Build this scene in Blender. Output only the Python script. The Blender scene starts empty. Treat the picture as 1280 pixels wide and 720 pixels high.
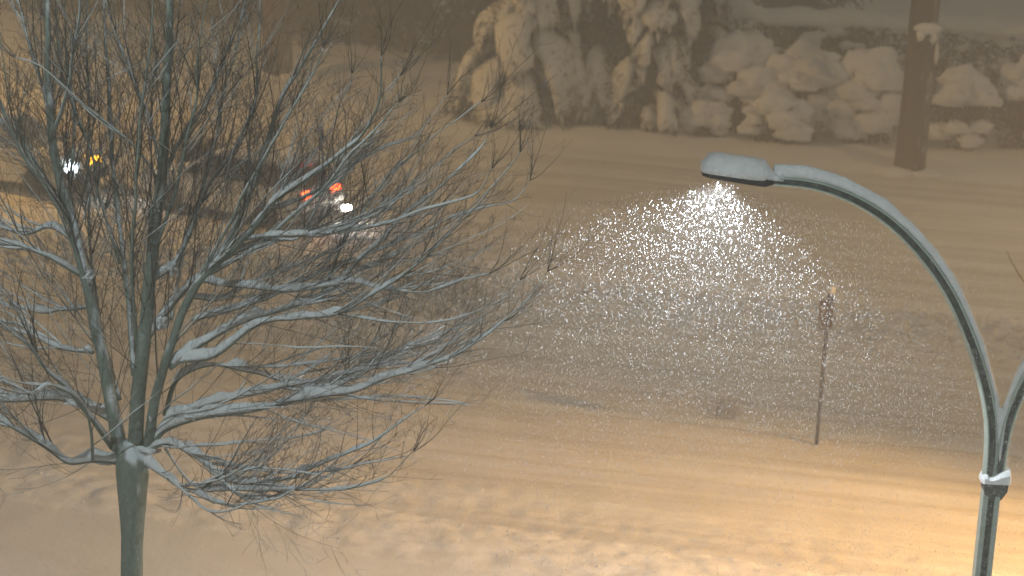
import bpy, math, random
from mathutils import Vector, Matrix, noise
R = math.radians
random.seed(11)
scn = bpy.context.scene
COL = scn.collection
rnd = random.random
uni = random.uniform

# ------------------------------------------------------------------ camera
H = 11.0; PITCH = R(14.5); ROLL = R(2.8); HF = R(13.1); F = 640 / math.tan(HF)
cp, sp = math.cos(PITCH), math.sin(PITCH)
FWD = Vector((0, cp, -sp)); R0 = Vector((1, 0, 0)); U0 = Vector((0, sp, cp))
UP = math.cos(ROLL) * U0 - math.sin(ROLL) * R0
RT = math.cos(ROLL) * R0 + math.sin(ROLL) * U0
def ray(px, py): return FWD + (px - 640) / F * RT + (360 - py) / F * UP
def G(px, py, z=0.0):
    d = ray(px, py); t = (z - H) / d.z
    return Vector((d.x * t, d.y * t, z))
def P(px, py, Y):
    d = ray(px, py); t = Y / d.y
    return Vector((d.x * t, Y, H + d.z * t))
cam = bpy.data.cameras.new('camera'); co = bpy.data.objects.new('camera', cam); COL.objects.link(co)
co.location = (0, 0, H)
co.matrix_world = Matrix(((RT.x, UP.x, -FWD.x, 0), (RT.y, UP.y, -FWD.y, 0), (RT.z, UP.z, -FWD.z, H), (0, 0, 0, 1)))
cam.sensor_width = 36; cam.lens = 18 / math.tan(HF)
cam.clip_start = 0.1; cam.clip_end = 600
cam.dof.use_dof = True; cam.dof.focus_distance = 21.5; cam.dof.aperture_fstop = 1.7
scn.camera = co

# ------------------------------------------------------------------ materials
def mat(name, col, rough=0.8, spec=0.3, var=0.0, vscale=6.0, bump=0.0, bscale=20.0, metal=0.0, col2=None, sub=0.0):
    m = bpy.data.materials.new(name); m.use_nodes = True
    nt = m.node_tree; b = nt.nodes['Principled BSDF']
    b.inputs['Base Color'].default_value = (*col, 1); b.inputs['Roughness'].default_value = rough
    b.inputs['Specular IOR Level'].default_value = spec; b.inputs['Metallic'].default_value = metal
    tc = nt.nodes.new('ShaderNodeTexCoord')
    if var or col2:
        n = nt.nodes.new('ShaderNodeTexNoise'); n.inputs['Scale'].default_value = vscale; n.inputs['Detail'].default_value = 5
        nt.links.new(tc.outputs['Object'], n.inputs['Vector'])
        r = nt.nodes.new('ShaderNodeValToRGB')
        c2 = col2 or tuple(c * (1 - var) for c in col)
        r.color_ramp.elements[0].position = 0.38; r.color_ramp.elements[0].color = (*c2, 1)
        r.color_ramp.elements[1].position = 0.62; r.color_ramp.elements[1].color = (*col, 1)
        nt.links.new(n.outputs['Fac'], r.inputs['Fac']); nt.links.new(r.outputs['Color'], b.inputs['Base Color'])
    if bump:
        n2 = nt.nodes.new('ShaderNodeTexNoise'); n2.inputs['Scale'].default_value = bscale; n2.inputs['Detail'].default_value = 6
        nt.links.new(tc.outputs['Object'], n2.inputs['Vector'])
        bp = nt.nodes.new('ShaderNodeBump'); bp.inputs['Strength'].default_value = bump; bp.inputs['Distance'].default_value = 0.02
        nt.links.new(n2.outputs['Fac'], bp.inputs['Height']); nt.links.new(bp.outputs['Normal'], b.inputs['Normal'])
    return m
def emit(name, col, s):
    m = bpy.data.materials.new(name); m.use_nodes = True
    b = m.node_tree.nodes['Principled BSDF']; b.inputs['Base Color'].default_value = (*[min(1, c) * .5 for c in col], 1)
    b.inputs['Emission Color'].default_value = (*col, 1); b.inputs['Emission Strength'].default_value = s
    return m
def bark_snow(name, bark, bark2, snow, thr=0.25, stick=0.5, spread=0.18):
    """bark with wind-driven snow lodged on upper and windward faces, broken up by noise"""
    m = bpy.data.materials.new(name); m.use_nodes = True; nt = m.node_tree; b = nt.nodes['Principled BSDF']
    b.inputs['Roughness'].default_value = 0.85; b.inputs['Specular IOR Level'].default_value = 0.2
    g = nt.nodes.new('ShaderNodeNewGeometry'); tc = nt.nodes.new('ShaderNodeTexCoord')
    mp = nt.nodes.new('ShaderNodeMapping'); mp.inputs['Scale'].default_value = (1, 1, 0.35)
    nt.links.new(tc.outputs['Object'], mp.inputs['Vector'])
    n = nt.nodes.new('ShaderNodeTexNoise'); n.inputs['Scale'].default_value = 9; n.inputs['Detail'].default_value = 6
    nt.links.new(mp.outputs['Vector'], n.inputs['Vector'])
    n3 = nt.nodes.new('ShaderNodeTexNoise'); n3.inputs['Scale'].default_value = 40; n3.inputs['Detail'].default_value = 4
    nt.links.new(mp.outputs['Vector'], n3.inputs['Vector'])
    mixb = nt.nodes.new('ShaderNodeMix'); mixb.data_type = 'RGBA'
    nt.links.new(n3.outputs['Fac'], mixb.inputs[0]); mixb.inputs[6].default_value = (*bark, 1); mixb.inputs[7].default_value = (*bark2, 1)
    dot = nt.nodes.new('ShaderNodeVectorMath'); dot.operation = 'DOT_PRODUCT'
    nt.links.new(g.outputs['Normal'], dot.inputs[0]); dot.inputs[1].default_value = (0.35 * stick, -0.25 * stick, 1.0)
    add = nt.nodes.new('ShaderNodeMath'); add.operation = 'MULTIPLY_ADD'
    nt.links.new(n.outputs['Fac'], add.inputs[0]); add.inputs[1].default_value = 1.6
    nt.links.new(dot.outputs['Value'], add.inputs[2])
    mr = nt.nodes.new('ShaderNodeMapRange')
    mr.inputs[1].default_value = thr + 0.8 - spread; mr.inputs[2].default_value = thr + 0.8 + spread
    nt.links.new(add.outputs[0], mr.inputs[0])
    mx = nt.nodes.new('ShaderNodeMix'); mx.data_type = 'RGBA'
    nt.links.new(mr.outputs[0], mx.inputs[0]); nt.links.new(mixb.outputs[2], mx.inputs[6]); mx.inputs[7].default_value = (*snow, 1)
    nt.links.new(mx.outputs[2], b.inputs['Base Color'])
    bp = nt.nodes.new('ShaderNodeBump'); bp.inputs['Strength'].default_value = 0.6; bp.inputs['Distance'].default_value = 0.02
    nt.links.new(n3.outputs['Fac'], bp.inputs['Height']); nt.links.new(bp.outputs['Normal'], b.inputs['Normal'])
    return m

SNOW = (0.80, 0.81, 0.82)
m_snow = mat('snow', SNOW, 0.8, 0.15, var=.1, vscale=12, bump=0.9, bscale=26)
m_road = mat('packed_snow', (0.70, 0.68, 0.65), 0.7, 0.25, col2=(0.56, 0.53, 0.49), vscale=1.1, bump=0.7, bscale=9)
def track_snow():
    m = mat('packed_snow', (0.70, 0.68, 0.65), 0.7, 0.25, col2=(0.56, 0.53, 0.49), vscale=1.1, bump=0.6, bscale=9); nt = m.node_tree
    b = nt.nodes['Principled BSDF']; tc = nt.nodes['Texture Coordinate']
    old = b.inputs['Base Color'].links[0].from_socket
    rot = nt.nodes.new('ShaderNodeMapping'); rot.inputs['Rotation'].default_value = (0, 0, math.atan(.18)); nt.links.new(tc.outputs['Object'], rot.inputs['Vector'])
    sc = nt.nodes.new('ShaderNodeMapping'); sc.inputs['Scale'].default_value = (0.035, 1.15, 1); nt.links.new(rot.outputs['Vector'], sc.inputs['Vector'])
    n = nt.nodes.new('ShaderNodeTexNoise'); n.inputs['Scale'].default_value = 1.6; n.inputs['Detail'].default_value = 6; n.inputs['Roughness'].default_value = .62; nt.links.new(sc.outputs['Vector'], n.inputs['Vector'])
    cr = nt.nodes.new('ShaderNodeValToRGB'); cr.color_ramp.elements[0].position = .36; cr.color_ramp.elements[0].color = (.56, .53, .49, 1); cr.color_ramp.elements[1].position = .62; cr.color_ramp.elements[1].color = (.82, .81, .79, 1)
    nt.links.new(n.outputs['Fac'], cr.inputs['Fac'])
    mx = nt.nodes.new('ShaderNodeMix'); mx.data_type = 'RGBA'; mx.inputs[0].default_value = .78
    nt.links.new(old, mx.inputs[6]); nt.links.new(cr.outputs['Color'], mx.inputs[7]); nt.links.new(mx.outputs[2], b.inputs['Base Color'])
    return m
m_road = track_snow()
m_ground = mat('fresh_snow', (0.78, 0.77, 0.75), 0.8, 0.2, var=0.06, vscale=0.5, bump=0.4, bscale=10)
m_bank = mat('ploughed_snow', (0.86, 0.85, 0.84), 0.8, 0.2, col2=(0.72, 0.71, 0.69), vscale=3.0, bump=0.9, bscale=7)
m_bark = bark_snow('grey_bark', (0.12, 0.145, 0.12), (0.32, 0.37, 0.32), (0.72, 0.75, 0.78), thr=0.42)
m_twig = bark_snow('twig_bark', (0.07, 0.06, 0.052), (0.125, 0.11, 0.095), (0.68, 0.70, 0.73), thr=0.85)
m_oldbark = mat('dark_bark', (0.075, 0.058, 0.045), 0.9, 0.1, col2=(0.04, 0.032, 0.026), vscale=8, bump=1.0, bscale=16)
m_oldtrunk = bark_snow('old_bark', (0.05, 0.04, 0.032), (0.13, 0.105, 0.085), (0.5, 0.5, 0.5), thr=.72, stick=1.2)
m_needle = mat('dark_needles', (0.045, 0.055, 0.04), 0.8, 0.2, col2=(0.022, 0.028, 0.02), vscale=3)
m_shrub = mat('shrub_leaf', (0.075, 0.065, 0.045), 0.8, 0.2, col2=(0.035, 0.032, 0.024), vscale=3)
m_pole = mat('grey_green_paint', (0.42, 0.50, 0.45), 0.45, 0.4, var=0.12, vscale=9, bump=0.1, bscale=60)
m_groove = mat('dark_channel', (0.035, 0.045, 0.04), 0.6, 0.3, col2=(0.12, 0.13, 0.12), vscale=18)
m_black = mat('dark_plastic', (0.025, 0.028, 0.035), 0.5, 0.4, var=0.2)
m_rust = mat('rusty_steel', (0.075, 0.052, 0.045), 0.85, 0.3, col2=(0.04, 0.03, 0.028), vscale=20, bump=0.4, bscale=50)
m_led = emit('cool_led', (0.85, 0.93, 1.0), 15)

# ------------------------------------------------------------------ mesh builder
class MB:
    def __init__(s): s.v = []; s.f = []; s.mi = []
    def tube(s, pts, rad, n=6, cap=True, flat=None, mi=0):
        base = len(s.v); k = len(pts)
        prev = None
        for i in range(k):
            t = (pts[min(i + 1, k - 1)] - pts[max(i - 1, 0)])
            if t.length < 1e-9: t = Vector((0, 0, 1))
            t.normalize()
            if prev is None:
                a = Vector((0, 0, 1)) if abs(t.z) < 0.9 else Vector((1, 0, 0))
                u = t.cross(a).normalized()
            else:
                u = (prev - t * prev.dot(t))
                u = u.normalized() if u.length > 1e-6 else t.orthogonal().normalized()
            prev = u; w = t.cross(u)
            r = rad[i]
            for j in range(n):
                an = 2 * math.pi * j / n
                s.v.append(pts[i] + u * (math.cos(an) * r) + w * (math.sin(an) * r))
        for i in range(k - 1):
            for j in range(n):
                a = base + i * n + j; b = base + i * n + (j + 1) % n
                s.f.append((a, b, b + n, a + n)); s.mi.append(mi)
        if cap:
            s.f.append(tuple(base + j for j in range(n))[::-1]); s.f.append(tuple(base + (k - 1) * n + j for j in range(n))); s.mi += [mi, mi]
    def box(s, c, d, rot=None, mi=0, top=1.0):
        base = len(s.v); c = Vector(c)
        for sz in (-1, 1):
            k = top if sz > 0 else 1.0
            for sx, sy in ((-1, -1), (1, -1), (1, 1), (-1, 1)):
                p = Vector((sx * d[0] / 2 * k, sy * d[1] / 2 * k, sz * d[2] / 2))
                if rot: p = rot @ p
                s.v.append(c + p)
        for f in ((3, 2, 1, 0), (4, 5, 6, 7), (0, 1, 5, 4), (1, 2, 6, 5), (2, 3, 7, 6), (3, 0, 4, 7)):
            s.f.append(tuple(base + q for q in f)); s.mi.append(mi)
    def blob(s, c, r, sub=2, amp=0.2, sc=2.0, seed=0, flatbot=None, mi=0):
        vs, fs = ico(sub); base = len(s.v); c = Vector(c)
        for p in vs:
            q = Vector(p); nz = 1 + amp * noise.fractal(q * sc + Vector((seed * 7.3, seed * 3.1, seed)), 1.0, 2.0, 3)
            w = Vector((q.x * r[0], q.y * r[1], q.z * r[2])) * nz
            if flatbot is not None and w.z < -r[2] * flatbot: w.z = -r[2] * flatbot
            s.v.append(c + w)
        for f in fs: s.f.append(tuple(base + a for a in f)); s.mi.append(mi)
    def loft(s, rings, closed=True, cap=True, mi=0):
        base = len(s.v); n = len(rings[0])
        for r in rings: s.v += [Vector(p) for p in r]
        for i in range(len(rings) - 1):
            for j in range(n if closed else n - 1):
                a = base + i * n + j; b = base + i * n + (j + 1) % n
                s.f.append((a, b, b + n, a + n)); s.mi.append(mi)
        if cap:
            s.f.append(tuple(base + j for j in range(n))[::-1]); s.f.append(tuple(base + (len(rings) - 1) * n + j for j in range(n))); s.mi += [mi, mi]
    def build(s, name, mats, parent=None, smooth=False):
        me = bpy.data.meshes.new(name)
        me.from_pydata([tuple(v) for v in s.v], [], s.f)
        if not isinstance(mats, (list, tuple)): mats = [mats]
        for m in mats: me.materials.append(m)
        if len(mats) > 1: me.polygons.foreach_set('material_index', s.mi)
        if smooth: me.polygons.foreach_set('use_smooth', [True] * len(me.polygons))
        me.update()
        o = bpy.data.objects.new(name, me); COL.objects.link(o)
        if parent:
            o.parent = parent
            for v in me.vertices: v.co = v.co - parent_origin(parent)
        return o
def parent_origin(p):
    v = Vector((0, 0, 0))
    while p:
        v += p.location; p = p.parent
    return v
_ico = {}
def ico(sub):
    if sub in _ico: return _ico[sub]
    import bmesh
    bm = bmesh.new(); bmesh.ops.create_icosphere(bm, subdivisions=sub, radius=1)
    bm.verts.ensure_lookup_table()
    _ico[sub] = ([tuple(v.co) for v in bm.verts], [tuple(v.index for v in f.verts) for f in bm.faces]); bm.free()
    return _ico[sub]
def tag(o, label=None, cat=None, group=None, kind=None):
    if label: o['label'] = label
    if cat: o['category'] = cat
    if group: o['group'] = group
    if kind: o['kind'] = kind
    return o
def thing(name, loc, label, cat, group=None):
    o = bpy.data.objects.new(name, None); COL.objects.link(o); o.location = loc; o.empty_display_size = 0.2
    return tag(o, label, cat, group)
def catmull(pts, step=3):
    out = []
    q = [pts[0]] + list(pts) + [pts[-1]]
    for i in range(1, len(q) - 2):
        a, b, c, d = q[i - 1], q[i], q[i + 1], q[i + 2]
        for k in range(step):
            t = k / step
            out.append(0.5 * ((2 * b) + (c - a) * t + (2 * a - 5 * b + 4 * c - d) * t * t + (3 * b - a - 3 * c + d) * t ** 3))
    out.append(Vector(q[-2])); return out
def rv():
    while True:
        v = Vector((uni(-1, 1), uni(-1, 1), uni(-1, 1)))
        if 0.05 < v.length < 1: return v.normalized()

# ------------------------------------------------------------------ snowy terrain (one sheet cut along its seams)
def fb(x, y, s, o=0.0, oct=3): return noise.fractal(Vector((x * s + o, y * s - o * 1.7, o)), 1.0, 2.0, oct)
def sm(a, b, x):
    t = max(0, min(1, (x - a) / (b - a))); return t * t * (3 - 2 * t)
def bump(x, c, w): return math.exp(-((x - c) / w) ** 2)
def v1(x, y): return y + 0.27 * x
def v2(x, y): return y + 0.18 * x
def height(x, y):
    a = v1(x, y); b = v2(x, y)
    z = 0.05 * fb(x, y, 0.12) + 0.015 * fb(x, y, 0.9, 3)
    # near trodden ridge of footprints and lumps
    w = bump(a, 28.25, 0.75)
    if w > 0.02: z += w * (0.04 + 0.045 * fb(x, y, 2.4, 5, 4) + 0.05 * max(-.2, fb(x, y, 5, 9)))
    w = sm(28.2, 29, a) * (1 - sm(30.2, 31.2, a))
    if w > 0.02: z += w * 0.04 * fb(x, y, 4.0, 15, 3)
    # near road: wheel tracks running along it
    w = sm(29.6, 30.6, b) * (1 - sm(41, 42, b))
    if w > 0.01:
        u = b + 0.25 * fb(x * 0.12, 0, 1, 4)
        z += w * (0.08 * noise.noise(Vector((u * 1.1, x * 0.03, 2))) + 0.05 * noise.noise(Vector((u * 3.1, x * 0.06, 7))) + 0.012 * noise.noise(Vector((u * 7, x * 0.12, 5))))
        z += 0.10 * w * (bump(u, 31.6, 0.14) + 0.8 * bump(u, 32.5, 0.2) + 0.6 * bump(u, 34.4, 0.25) + 0.5 * bump(u, 36.6, .2))
    # median windrow
    w = bump(b, 42.0, 1.0)
    if w > 0.02: z += w * (0.22 + 0.12 * fb(x, y, 1.6, 2, 4) + 0.15 * fb(x, y, 4.6, 6, 4))
    w = bump(b, 41.6, 0.7)
    if w > 0.02: z += w * (0.10 * max(0, fb(x, y, 3.4, 21, 4)))
    # far road
    w = sm(44.5, 45.5, b) * (1 - sm(57, 58.2, b))
    if w > 0.01:
        u = b + 0.4 * fb(x * 0.07, 0, 1, 8)
        z += w * (0.13 * noise.noise(Vector((u * 0.8, x * 0.02, 12))) + 0.07 * noise.noise(Vector((u * 2.2, x * 0.05, 17))) + 0.09 * bump(u, 53.0, .3) + 0.07 * bump(u, 49.5, .3))
    z += 0.18 * sm(57.6, 59, b) * (1 - 0.5 * sm(60, 62, b))
    w = sm(58, 60, b)
    if w > 0: z += w * 0.14 * fb(x, y, 0.45, 13)
    z += 0.9 * sm(62, 90, y) * sm(3, -10, x) * 0 + 0.05 * w * fb(x, y, 1.3, 1)
    return z
def axis(segs):
    out = []
    for a, b, s in segs:
        n = max(1, round((b - a) / s)); out += [a + (b - a) * i / n for i in range(n)]
    out.append(segs[-1][1]); return out
xs = axis([(-400, -60, 40), (-60, -24, 3), (-24, -11, .35), (-11, 12, 0.10), (12, 24, .35), (24, 60, 3), (60, 400, 40)])
ys = axis([(-60, 0, 10), (0, 22, 1.5), (22, 26, .4), (26, 32, .085), (32, 37.5, .11), (37.5, 44, .085), (44, 62, .16), (62, 90, .4), (90, 140, 2), (140, 500, 30)])
VV = []
for y in ys:
    for x in xs: VV.append((x, y, height(x, y) if (-60 < x < 60 and 0 < y < 140) else 0.0))
nx = len(xs)
sets = {'ground': [], 'road': [], 'far_road': [], 'snow_bank': [], 'path': [], 'median': []}
for j in range(len(ys) - 1):
    for i in range(nx - 1):
        xm = (xs[i] + xs[i + 1]) / 2; ym = (ys[j] + ys[j + 1]) / 2
        a = v1(xm, ym); b = v2(xm, ym)
        if abs(xm) > 60 or ym > 140 or ym < 0: k = 'ground'
        elif a < 27.3 and a > 22: k = 'path'
        elif a < 22: k = 'ground'
        elif a < 29.1: k = 'snow_bank'
        elif b < 41.5: k = 'road'
        elif b < 44.6: k = 'median'
        elif b < 57.8: k = 'far_road'
        else: k = 'ground'
        q = j * nx + i; sets[k].append((q, q + 1, q + 1 + nx, q + nx))
def submesh(name, faces, m):
    idx = {}; vs = []; fs = []
    for f in faces:
        g = []
        for q in f:
            if q not in idx: idx[q] = len(vs); vs.append(VV[q])
            g.append(idx[q])
        fs.append(g)
    me = bpy.data.meshes.new(name); me.from_pydata(vs, [], fs); me.materials.append(m)
    me.polygons.foreach_set('use_smooth', [True] * len(fs))
    o = bpy.data.objects.new(name, me); COL.objects.link(o); o['kind'] = 'structure'
    return o
submesh('ground', sets['ground'], m_ground)
submesh('road', sets['road'], m_road)
submesh('road', sets['far_road'], m_road)
submesh('path', sets['path'], m_ground)
submesh('snow_bank', sets['snow_bank'], m_bank)
submesh('snow_bank', sets['median'], m_bank)
def clods(n, x0, x1, f, spread, a, b):
    g = MB()
    for _ in range(n):
        x = uni(x0, x1); y = f(x) + random.gauss(0, spread); q = a + (b - a) * rnd() ** 2.5
        g.blob((x, y, height(x, y) + q * .25), (q * uni(.8, 1.3), q * uni(.8, 1.2), q * uni(.6, 1)), 1, .5, 1.7, x * 3)
    o = g.build('snow_chunks', m_bank, smooth=True); return o
tag(clods(5000, -13, 14, lambda x: 42.0 - .18 * x, .8, .02, .10), 'rough chunks of ploughed snow along the strip between the two roads', 'snow', kind='stuff')
tag(clods(260, -9, 5, lambda x: 28.5 - .27 * x, .5, .008, .024), 'small crumbs of snow kicked up along the trodden path', 'snow', kind='stuff')

# ------------------------------------------------------------------ the near bare tree
YT = 20.0
K = YT / F * 1.01
tree = thing('bare_tree', (P(165, 720, YT).x, YT, 0), 'big leafless tree laden with snow along its spreading grey limbs', 'tree')
base_x = tree.location.x
twigs = MB(); snowm = MB()
limbs_done = []   # (pts, rads)
# (start width px, end width px, depth at the far end in metres, control points in photo pixels)
L = [
 (42, 17, 0.5, [(150, 566), (140, 505), (122, 425), (105, 340), (86, 268), (68, 195), (62, 120), (60, 50), (57, -60), (50, -160)]),
 (44, 20, -0.3, [(168, 566), (174, 480), (184, 400), (191, 300), (200, 220), (206, 130), (211, 50), (216, -50), (222, -180)]),
 (30, 7, -0.9, [(184, 562), (194, 500), (212, 440), (240, 366), (272, 330), (310, 290), (345, 250), (400, 212), (448, 172), (474, 122), (478, 72)]),
 (22, 10, 0.9, [(178, 430), (205, 395), (240, 352), (284, 300), (318, 225), (348, 130), (372, 90), (402, 40), (436, -20)]),
 (16, 6, 0.8, [(188, 350), (216, 330), (240, 282), (268, 222), (300, 172), (322, 110), (322, 40), (326, -60)]),
 (13, 5, -0.6, [(194, 310), (214, 254), (232, 190), (244, 122), (250, 62), (262, -20)]),
 (12, 4, 1.1, [(198, 240), (222, 180), (262, 120), (284, 60), (305, 10), (318, -40)]),
 (18, 10, 1.3, [(168, 470), (160, 380), (152, 300), (142, 220), (137, 130), (133, 50), (128, -60)]),
 (6, 3, -1.2, [(196, 222), (165, 180), (140, 162), (112, 140), (84, 112), (50, 84), (20, 70)]),
 (10, 4, 0.4, [(200, 210), (178, 120), (150, 60), (136, 20), (120, -40)]),
 (20, 6, -1.0, [(152, 578), (118, 574), (86, 576), (56, 560), (28, 546), (0, 528), (-50, 500), (-120, 460)]),
 (20, 7, 1.4, [(142, 525), (100, 505), (52, 498), (0, 500), (-60, 486), (-140, 440)]),
 (13, 5, 0.8, [(116, 440), (82, 436), (52, 424), (26, 404), (0, 398), (-60, 362)]),
 (10, 4, 1.6, [(108, 384), (64, 390), (30, 384), (0, 378), (-50, 350)]),
 (13, 5, -0.5, [(102, 345), (66, 322), (36, 312), (0, 300), (-60, 270)]),
 (13, 5, 0.9, [(92, 300), (62, 285), (32, 292), (0, 283), (-60, 250)]),
 (12, 5, -0.9, [(90, 285), (62, 240), (36, 205), (14, 160), (-10, 110), (-50, 60)]),
 (12, 5, 1.0, [(70, 190), (52, 112), (36, 52), (22, 0), (10, -60)]),
 (14, 4, -1.5, [(140, 560), (112, 520), (84, 484), (60, 462), (36, 430), (10, 410), (-30, 370)]),
 (9, 3, -1.8, [(116, 575), (114, 540), (98, 500), (62, 480), (36, 492), (0, 476), (-40, 462)]),
 (17, 4, -1.0, [(176, 566), (212, 554), (246, 574), (278, 600), (330, 602), (372, 594), (410, 578), (444, 562), (482, 542), (530, 508)]),
 (14, 3, -1.6, [(172, 574), (200, 592), (232, 610), (272, 614), (340, 612), (386, 612), (432, 610), (482, 596), (518, 564)]),
 (7, 3, -1.7, [(236, 612), (264, 626), (300, 632), (344, 626), (370, 614)]),
 (7, 3, -0.6, [(276, 600), (300, 620), (340, 622), (390, 604), (440, 582)]),
 (22, 4, -0.4, [(186, 560), (206, 536), (248, 522), (300, 516), (350, 504), (402, 494), (440, 488), (500, 468), (560, 446), (610, 416), (652, 380), (684, 340)]),
 (14, 4, 0.3, [(196, 545), (216, 520), (260, 506), (300, 498), (350, 486), (410, 484), (470, 462), (532, 452), (590, 424), (630, 400)]),
 (15, 4, 0.8, [(206, 520), (222, 474), (262, 456), (310, 462), (360, 480), (410, 476), (462, 452), (520, 428), (590, 402), (650, 352)]),
 (18, 4, 0.2, [(212, 460), (250, 430), (300, 402), (350, 384), (402, 372), (452, 322), (500, 276), (552, 232), (600, 186), (614, 160)]),
 (13, 4, -0.8, [(222, 452), (270, 444), (322, 408), (372, 398), (420, 392), (462, 372), (520, 330), (572, 280), (612, 240), (650, 190)]),
 (12, 4, 1.0, [(240, 400), (290, 386), (336, 370), (382, 350), (450, 322), (530, 290), (590, 262), (640, 250), (664, 226)]),
 (10, 3, -0.7, [(248, 350), (300, 358), (372, 360), (440, 354), (512, 366), (560, 356), (612, 342)]),
 (12, 4, 1.2, [(262, 342), (318, 312), (372, 290), (428, 280), (490, 250), (542, 206), (592, 170)]),
 (10, 3, -1.2, [(300, 300), (350, 292), (402, 294), (450, 287), (520, 268), (590, 246), (616, 210)]),
 (10, 3, 0.6, [(330, 262), (376, 250), (420, 222), (462, 192), (522, 168), (560, 120)]),
 (9, 3, 0.4, [(400, 372), (430, 300), (470, 240), (520, 190), (572, 150), (600, 130)]),
 (9, 3, -0.2, [(270, 330), (330, 300), (374, 296), (402, 250), (430, 190), (470, 140), (500, 96)]),
 (8, 3, 1.4, [(236, 372), (282, 372), (340, 340), (380, 330), (440, 300), (480, 300)]),
 (11, 6, 1.5, [(150, 500), (124, 400), (112, 300), (110, 200), (108, 100), (112, 0), (112, -60)]),
 (10, 6, -1.2, [(172, 440), (165, 330), (172, 230), (176, 140), (186, 50), (190, -40)]),
 (10, 6, 1.0, [(100, 330), (88, 240), (92, 150), (84, 60), (80, -40)]),
 (9, 5, -1.4, [(64, 180), (84, 110), (96, 40), (100, -40)]),
 (9, 5, 0.6, [(150, 330), (125, 250), (110, 180), (84, 110), (72, 40), (70, -40)]),
 (10, 5, 1.6, [(214, 400), (232, 300), (262, 200), (280, 110), (300, 40), (310, -30)]),
 (9, 4, -1.3, [(240, 366), (300, 250), (340, 180), (380, 110), (404, 60)]),
 (8, 4, 1.5, [(90, 270), (40, 200), (0, 150), (-30, 90)]),
 (8, 4, -0.5, [(110, 350), (70, 260), (30, 180), (10, 110), (0, 30)]),
 (8, 4, 1.9, [(310, 290), (372, 220), (420, 150), (440, 90)]),
 (8, 4, -1.7, [(330, 300), (400, 240), (440, 190), (500, 130)]),
 (7, 3, 0.2, [(206, 560), (228, 592), (252, 610), (300, 606), (352, 560), (380, 520)]),
]
def limb3d(w0, w1, dep, px):
    Y0 = YT
    if limbs_done:      # fork from the nearest point of a limb already grown
        s = P(*px[0], YT); best = None
        for pts, rads in limbs_done:
            for p in pts:
                d = (p.x - s.x) ** 2 + (p.z - s.z) ** 2
                if best is None or d < best[0]: best = (d, p)
        Y0 = best[1].y
    cum = [0]
    for a, b in zip(px, px[1:]): cum.append(cum[-1] + math.dist(a, b))
    ctr = [P(x, y, Y0 + (YT + dep - Y0) * (c / cum[-1]) ** 0.9) for (x, y), c in zip(px, cum)]
    pts = catmull(ctr, 5)
    n = len(pts); out = []
    for i, p in enumerate(pts):
        f = i / (n - 1)
        out.append(p + Vector((noise.noise(p * 2.3) * .03, noise.noise(p * 1.7 + Vector((9, 0, 0))) * .08, noise.noise(p * 2.9 + Vector((0, 5, 0))) * .03)) * min(1, f * 5))
    rads = [max(0.0040, .50 * (w0 + (w1 - w0) * (i / (n - 1)) ** 0.75) * K / 2 * (1 - 0.55 * (i / (n - 1)) ** 3)) for i in range(n)]
    return out, rads
def snow_on(pts, rads, k=1.0, jit=0.4, seed=0.0, mb=None):
    """a ridge of snow lying along the upper side of a branch"""
    mb = mb or snowm; base = len(mb.v); rings = 0; N = len(pts)
    sec = [(1.0, -0.55), (0.95, 0.25), (0.55, 0.85), (0, 1.0), (-0.55, 0.85), (-0.95, 0.25), (-1.0, -0.55), (0, -0.5)]
    for i, p in enumerate(pts):
        t = (pts[min(i + 1, N - 1)] - pts[max(i - 1, 0)]); t.normalize()
        hz = math.sqrt(max(0, 1 - t.z * t.z)); hzf = max(0, (hz - 0.28) / 0.72) ** 1.2
        nz = 1 + jit * 2.4 * noise.fractal(p * 4.3 + Vector((seed, 0, 0)), 1, 2, 2)
        gap = 1 if noise.noise(p * 1.9 + Vector((0, seed, 3))) > -0.34 else 0.2
        end = min(1, i / 1.5, (N - 1 - i) / 1.5)
        r = rads[i]
        T = (0.004 + r * 2.7) * hzf * max(.1, nz) * k * end * gap
        W = (r * 1.35 + 0.003) * (0.25 + 0.75 * min(1, hzf * 1.5)) * end * (0.55 + .45 * gap)
        s = Vector((t.y, -t.x, 0)); s = s.normalized() if s.length > 1e-4 else Vector((1, 0, 0))
        n = s.cross(t); n = n if n.z > 0 else -n
        n = (n * 0.6 + Vector((0, 0, .4))).normalized()
        c = p + n * (r * 0.62)
        for a, b in sec:
            mb.v.append(c + s * (a * W) + n * ((b * T) if b > 0 else b * r * 0.9))
    m = len(sec)
    for i in range(N - 1):
        for j in range(m):
            a = base + i * m + j; b = base + i * m + (j + 1) % m
            mb.f.append((a, b, b + m, a + m)); mb.mi.append(0)
    mb.f.append(tuple(base + j for j in range(m))[::-1]); mb.f.append(tuple(base + (N - 1) * m + j for j in range(m))); mb.mi += [0, 0]

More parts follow.
